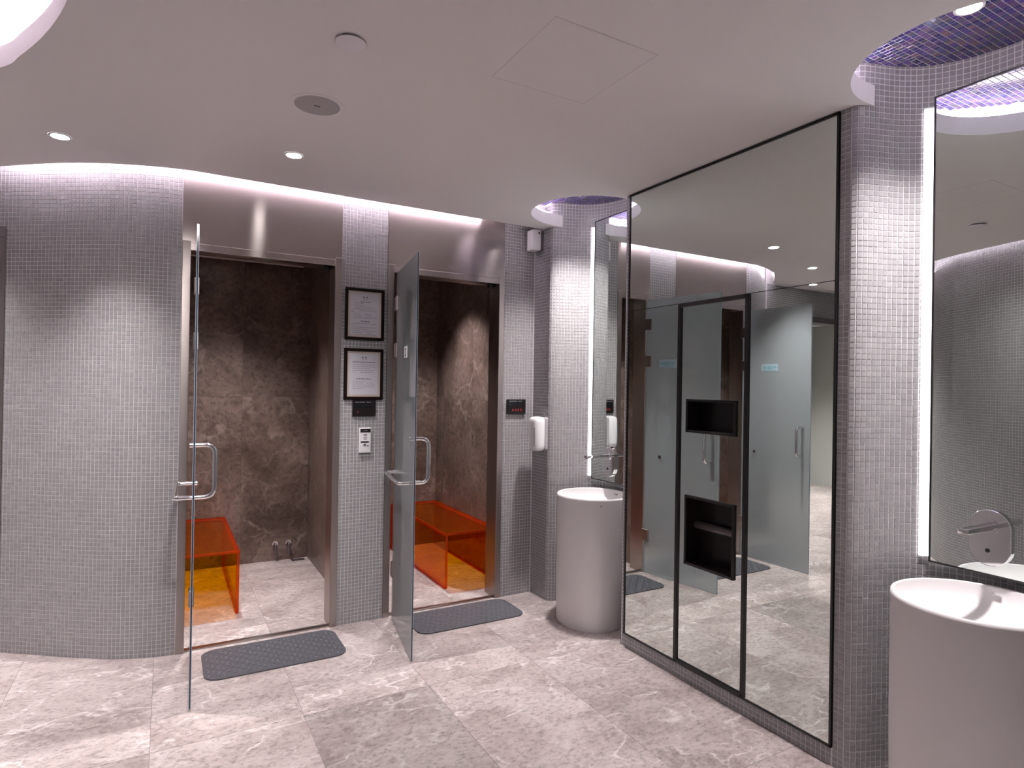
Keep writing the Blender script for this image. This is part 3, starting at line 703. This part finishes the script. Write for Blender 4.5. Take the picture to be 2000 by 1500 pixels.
# ------------------------------------------------------------------ notices, controls, dispensers on the walls
def lines(bm, x0, x1, y, z, h, dens=.8):
    x = x0
    while x < x1:
        wd = random.uniform(.008, .026); e = min(x+wd, x1)
        if random.random() < dens: box(bm, x, e, y-.0004, y, z-h/2, z+h/2)
        x = e+.003
def notice(x0, x1, z0, z1, lab, second):
    y = BY-.0025; t = empty('picture_frame', ((x0+x1)/2, y, z0)); setp(t, lab, 'picture frame', 'framed notices')
    f = .019; bm = bmesh.new()
    for d in ((x0, x0+f, z0, z1), (x1-f, x1, z0, z1), (x0+f, x1-f, z0, z0+f), (x0+f, x1-f, z1-f, z1)): box(bm, d[0], d[1], y-.018, y, d[2], d[3], bev=.003)
    obj('frame', bm, M_FRAME, t)
    boxobj('mount', (x0+f, x1-f, y-.008, y-.002, z0+f, z1-f), M_MOUNT, t)
    pp = boxobj('paper', (x0+f+.014, x1-f-.014, y-.0092, y-.008, z0+f+.012, z1-f-.012), M_PAPER, t)
    a, b = x0+f+.034, x1-f-.030; yy = y-.0093; xm = (a+b)/2; zt_ = z1-f-.012
    ink = bmesh.new(); faint = bmesh.new()
    # small emblem: two dots over a short line
    for dx in (-.010, .010): box(ink, xm+dx-.004, xm+dx+.004, yy-.0004, yy, zt_-.030, zt_-.022)
    box(faint, xm-.014, xm+.014, yy-.0004, yy, zt_-.040, zt_-.037)
    H = (z1-z0)
    if not second:
        lines(ink, xm-.030, xm+.032, yy, zt_-.055, .0045, 1)
        zz = [(.064, .0, .45), (.076, .0, .5), (.088, .01, .75), (.099, 0, 1), (.110, -.012, 1), (.121, -.012, .15), (.133, 0, .78), (.145, 0, 1), (.156, 0, 1), (.192, 0, 1), (.203, -.01, .12), (.215, -.005, 1), (.226, 0, .6), (.238, -.006, 1), (.249, -.006, .85), (.260, 0, 1)]
        lines(ink, xm-.028, xm+.030, yy, zt_-.178, .0045, 1)
    else:
        lines(ink, a, b, yy, zt_-.055, .0042, 1)
        zz = [(.072, 0, .95), (.084, 0, 1), (.095, 0, .75), (.107, 0, .9), (.119, 0, .85), (.175, 0, .6), (.187, 0, .9), (.199, 0, 1), (.211, 0, .95), (.222, 0, .5)]
        lines(ink, xm-.05, xm+.045, yy, zt_-.160, .0042, 1)
    for dz, dx, fr in zz: lines(faint, a+dx, a+dx+(b-a-dx)*fr, yy, zt_-dz, .0034, .95)
    obj('bold_print', ink, M_INK, pp)['kind'] = 'stuff'; obj('small_print', faint, M_INKL, pp)['kind'] = 'stuff'
notice(.957, 1.207, 1.777, 2.103, 'upper dark-framed notice on the tiles between the cubicle doors', False)
notice(.957, 1.206, 1.402, 1.724, 'lower dark-framed notice on the tiles between the cubicle doors', True)
def thermo(x0, x1, z0, z1, lab, dot):
    y = BY-.0025; t = empty('control_panel', ((x0+x1)/2, y, z0)); setp(t, lab, 'control panel', 'black control panels')
    boxobj('housing', (x0, x1, y-.016 if not dot else y-.014, y, z0, z1), M_BLKBOX, t, bev=.003)
    yf = y-.0165 if not dot else y-.0145; zm_ = z0+(z1-z0)*.52
    boxobj('display', (x0+.008, x1-.008, yf-.001, yf+.0006, zm_, z1-.008), mat('display_glass', (.014, .014, .017), .12, spec=.25), t)
    bm = bmesh.new(); lines(bm, x0+.014, x0+.075, yf-.001, z1-.014, .004, .9); lines(bm, x0+.085, x1-.015, yf-.001, z1-.014, .003, .7); obj('panel_print', bm, M_INKL, t)['kind'] = 'stuff'
    bm = bmesh.new()
    if dot: box(bm, x0+.030, x0+.036, yf-.001, yf+.0006, z0+.022, z0+.032)
    else:
        for k in range(4): box(bm, x0+.04+k*.022, x0+.05+k*.022, yf-.001, yf+.0006, z0+.020, z0+.036)
    obj('red_indicator', bm, M_REDLED, t)
thermo(1.014, 1.162, 1.298, 1.400, 'black control panel below the framed notices', True)
thermo(2.119, 2.271, 1.304, 1.409, 'black control panel on the narrow pier right of the right cubicle', False)
# white handset
y = BY-.0025; t = empty('remote_control', (1.095, y, 1.066)); setp(t, 'white handset with dark label fixed below the black control panel', 'remote control')
bm = bmesh.new(); box(bm, 1.057, 1.133, y-.022, y, 1.066, 1.226, bev=.008, seg=3); obj('body', bm, M_WHITE, t, smooth=True, ang=40)
boxobj('top_label', (1.063, 1.127, y-.0232, y-.0215, 1.196, 1.219), M_BLKBOX, t); boxobj('dark_band', (1.066, 1.118, y-.0228, y-.0218, 1.132, 1.141), M_BLACK, t)
bm = bmesh.new(); box(bm, 1.072, 1.0735, y-.0236, y-.0232, 1.202, 1.212); lines(bm, 1.083, 1.122, y-.0232, 1.208, .003); obj('label_print', bm, M_INKL, t)['kind'] = 'stuff'
bm = bmesh.new()
def ring(bm, cx, cz, r0, r1, y):
    n = 20; a = [bm.verts.new((cx+r0*math.cos(2*PI*i/n), y, cz+r0*math.sin(2*PI*i/n))) for i in range(n)]; b = [bm.verts.new((cx+r1*math.cos(2*PI*i/n), y, cz+r1*math.sin(2*PI*i/n))) for i in range(n)]
    for i in range(n): bm.faces.new((a[i], a[(i+1) % n], b[(i+1) % n], b[i]))
ring(bm, 1.094, 1.160, .006, .010, y-.0226); ring(bm, 1.092, 1.117, .001, .009, y-.0226); lines(bm, 1.082, 1.106, y-.0222, 1.180, .006, 1); lines(bm, 1.105, 1.118, y-.0222, 1.111, .006, 1)
obj('icons', bm, M_INK, t)['kind'] = 'stuff'
# soap dispenser
t = empty('soap_dispenser', (2.30, 3.66, 1.05)); setp(t, 'white rounded soap dispenser on the tiled corner by the far basin', 'soap dispenser')
bm = bmesh.new(); box(bm, 2.232, 2.322, 3.598, 3.712, 1.048, 1.292, bev=.042, seg=6); obj('cover', bm, mat('gloss_white', (.84, .82, .83), .16), t, smooth=True, ang=60)
boxobj('back_plate', (2.316, 2.3425, 3.605, 3.705, 1.058, 1.285), mat('grey_plastic', (.42, .40, .41), .4), t, bev=.012, seg=3)
boxobj('push_bar', (2.2295, 2.236, 3.612, 3.622, 1.085, 1.22), mat('window_grey', (.25, .24, .25), .3), t, bev=.003); boxobj('nozzle', (2.238, 2.252, 3.64, 3.67, 1.062, 1.082), M_BLACK, t, bev=.002)
# air freshener
t = empty('air_freshener', (2.29, 3.74, 2.48)); setp(t, 'white boxy air freshener up in the corner under the ceiling', 'air freshener')
bm = bmesh.new(); box(bm, 2.248, 2.322, 3.706, 3.786, 2.476, 2.624, bev=.010, seg=3); obj('cover', bm, M_WHITE, t, smooth=True, ang=40)
boxobj('wall_bracket', (2.322, 2.3425, 3.708, 3.784, 2.484, 2.618), M_DARKST, t)
bm = bmesh.new(); tube(bm, [(2.302, 3.7065, 2.600), (2.302, 3.7045, 2.600)], .007, 16); obj('spray_hole', bm, M_BLACK, t)

# ------------------------------------------------------------------ fittings in the left cubicle
for x, lab in ((.82, 'left of two small metal spouts low on the marble wall'), (.926, 'right of two small metal spouts low on the marble wall')):
    t = empty('steam_spout', (x, 5.45, .09)); setp(t, lab, 'spout', 'wall spouts')
    bm = bmesh.new(); tube(bm, rounded([(x, 5.459, .142), (x, 5.425, .142), (x, 5.422, .055)], .015), .012, 12); obj('pipe', bm, M_DARKST, t, smooth=True, ang=50)
    bm = bmesh.new(); tube(bm, [(x, 5.4595, .142), (x, 5.452, .142)], .022, 20); obj('rosette', bm, M_CHROME, t, smooth=True, ang=40)
t = empty('floor_drain', (1.0, 5.40, 0)); setp(t, 'small dark floor drain in the back corner of the left cubicle', 'drain')
boxobj('drain_frame', (.945, 1.05, 5.375, 5.43, .0002, .003), M_DARKST, t)
for k in range(5): boxobj('drain_bar', (.952+k*.020, .962+k*.020, 5.38, 5.425, .003, .006), M_BLACK, t)
for x0, x1, yb_, lab in ((.02, 1.0, 5.40, 'pale recessed strip on the ceiling of the left cubicle'), (1.22, 1.75, 5.36, 'pale recessed strip on the ceiling of the right cubicle')):
    t = empty('ceiling_strip', ((x0+x1)/2, yb_, 2.49)); setp(t, lab, 'ceiling strip', 'cubicle ceiling strips')
    boxobj('strip_body', (x0, x1, yb_-.30, yb_, 2.482, 2.4995), M_MOUNT, t, bev=.002)
    bm = bmesh.new(); box(bm, x0+.01, x1-.01, yb_-.29, yb_-.01, 2.480, 2.482); obj('strip_face', bm, M_WHITE, t)

# ------------------------------------------------------------------ ceiling fittings and lights
t = empty('access_panel', (1.22, 1.767, ZC)); setp(t, 'flush square access panel with a hairline joint in the ceiling', 'access panel')
boxobj('panel', (1.017, 1.425, 1.559, 1.976, ZC-.0004, ZC-.0001), M_CEIL, t)
bm = bmesh.new(); f = .0016
for d in ((1.013, 1.017, 1.555, 1.98), (1.425, 1.429, 1.555, 1.98)): box(bm, d[0]+f*.6, d[1]-f*.6, d[2], d[3], ZC-.0003, ZC-.0001)
for d in ((1.013, 1.429, 1.555, 1.559), (1.013, 1.429, 1.976, 1.98)): box(bm, d[0], d[1], d[2]+f*.6, d[3]-f*.6, ZC-.0003, ZC-.0001)
obj('joint', bm, mat('panel_joint', (.60, .565, .57), .8), t)
c = (.515, 2.552); t = empty('ceiling_speaker', (*c, ZC)); setp(t, 'round ceiling speaker with grey mesh grille', 'speaker')
bm = bmesh.new(); lathe(bm, [(.089, ZC-.0030), (.104, ZC-.0030), (.107, ZC-.0005)], c, 64); obj('rim', bm, M_CEIL, t, smooth=True)
bm = bmesh.new(); lathe(bm, [(0, ZC-.0045), (.06, ZC-.0040), (.089, ZC-.0028)], c, 64); gr = obj('grille', bm, M_GRILLE, t, smooth=True)
boxobj('nameplate', (c[0]-.012, c[0]+.012, c[1]-.004, c[1]+.004, ZC-.0055, ZC-.0042), M_DARKST, gr)
c = (.510, 2.017); t = empty('cover_plate', (*c, ZC)); setp(t, 'small round white cover plate hanging just below the ceiling', 'cover plate')
bm = bmesh.new(); lathe(bm, [(0, ZC-.011), (.046, ZC-.011), (.049, ZC-.009), (.049, ZC-.007), (0, ZC-.007)], c, 48); obj('disc', bm, mat('lilac_white', (.84, .80, .86), .5), t, smooth=True, ang=40)
bm = bmesh.new(); lathe(bm, [(.04, ZC-.0072), (.04, ZC-.0002)], c, 32); obj('cup', bm, M_DARKST, t, smooth=True)

def downlight(c, z, lab, watts, r=.036, spot=92, blend=1.0, col=SPOTCOL, m=M_LAMP, rad=.03, aim=None):
    t = empty('downlight', (c[0], c[1], z)); setp(t, lab, 'downlight', 'recessed downlights')
    bm = bmesh.new(); lathe(bm, [(r, z-.0030), (r+.004, z-.0042), (r+.008, z-.0032), (r+.009, z-.0003)], c, 40); obj('trim_ring', bm, M_WHITE, t, smooth=True)
    bm = bmesh.new(); lathe(bm, [(0, z-.0032), (r, z-.0032)], c, 40); obj('lens', bm, m, t)
    ld = bpy.data.lights.new('downlight_beam', 'SPOT'); ld.energy = watts; ld.spot_size = math.radians(spot); ld.spot_blend = blend; ld.shadow_soft_size = rad; ld.color = col
    lo = bpy.data.objects.new('downlight_beam', ld); C.objects.link(lo); lo.parent = t; lo.location = (0, 0, -.012)
    if aim: lo.rotation_euler = (Vector(aim)-Vector((c[0], c[1], z))).to_track_quat('-Z', 'Y').to_euler()
downlight((.532, 3.172), ZC, 'recessed downlight in front of the left cubicle door', SPOT*1.1)
downlight((-.449, 3.511), ZC, 'recessed downlight in front of the curved tiled wall', SPOT*.95, spot=80)
downlight((-1.25, 4.05), ZC, 'recessed downlight before the dark passage doorway', SPOT*.8)
downlight((.53, .55), ZC, 'unseen fill light added overhead of the viewer', SPOT*.3)  # added fill lamp out of view, raises the general brightness
downlight((1.35, -.6), ZC, 'unseen fill light added behind the viewer, right side', SPOT*.25)  # another added fill lamp, unseen behind the camera
downlight((.45, -.6), ZC, 'unseen fill light added behind the viewer, left side', SPOT*.4)  # third added fill, unseen, lifts the ambient level
downlight((.12, 1.42), ZC, 'added out-of-view wash light turned towards the curved tiled wall', SPOT*1.2, spot=74, aim=(-.35, 3.7, .6), rad=.09)  # added lamp outside the view, brightens the lower left wall and floor
downlight((.75, 1.1), ZC, 'added out-of-view wash light turned towards the cubicle doors', SPOT*.5, spot=64, aim=(1.05, 3.8, .45), rad=.09)  # second added washer, unseen, brightens the cubicle front
downlight((2.345, 3.23), ZN, 'recessed downlight in the purple recess above the far washbasin', SPOT*1.55, spot=92, blend=1.0, rad=.05)
downlight((2.329, 1.034), ZN, 'recessed downlight in the purple recess above the near washbasin', SPOT*1.55, spot=92, blend=1.0, rad=.05)
downlight((.36, 4.78), 2.5, 'recessed downlight inside the left cubicle', SPOT*1.4, spot=98, blend=1.0, rad=.06)
downlight((1.86, 4.70), 2.5, 'recessed downlight inside the right cubicle', SPOT*1.4, spot=98, blend=1.0, rad=.06)
downlight((-2.6, 5.4), 2.55, 'recessed downlight in the passage', SPOT*4, spot=130)

def strip(path, z, lab, wdt=.016, closed=False, m=M_LED, grp='cove light strips'):
    path = list(path); path = path[:-1:3]+[path[-1]]
    bm = bmesh.new(); P = np.array(path, float); T = np.gradient(P, axis=0); T /= np.hypot(T[:, 0], T[:, 1])[:, None]; Nn = np.c_[T[:, 1], -T[:, 0]]
    cols = []
    for p, n in zip(P, Nn):
        a = p-n*wdt/2; b = p+n*wdt/2
        cols.append([bm.verts.new((a[0], a[1], z)), bm.verts.new((b[0], b[1], z)), bm.verts.new((b[0], b[1], z+.012)), bm.verts.new((a[0], a[1], z+.012))])
    for u, v in zip(cols, cols[1:]):
        for k in range(4): bm.faces.new((u[k], u[(k+1) % 4], v[(k+1) % 4], v[k]))
    bm.faces.new(cols[0]); bm.faces.new(cols[-1])
    o = obj('led_strip', bm, m); setp(o, lab, 'light strip', grp); return o
strip([p for p in offset(CEDGE_B, -.004) if p[0] < .95]+[(1.95, 3.706)], ZL+.0005, 'glowing cove light strip above the ceiling edge along the cubicle doors')
strip([p for p in offset(CEDGE_L, -.03)], ZL+.0005, 'glowing cove light strip above the curved ceiling edge at the left', m=M_LEDL)
for yc, lab in ((N1, 'curved light batten on the ceiling ledge above the far washbasin'), (N2, 'curved light batten on the ceiling ledge above the near washbasin')):
    strip(arc((HX, yc), HR+.03, 262, 98, 40), ZL+.0005, lab, wdt=.02, m=M_LEDN)
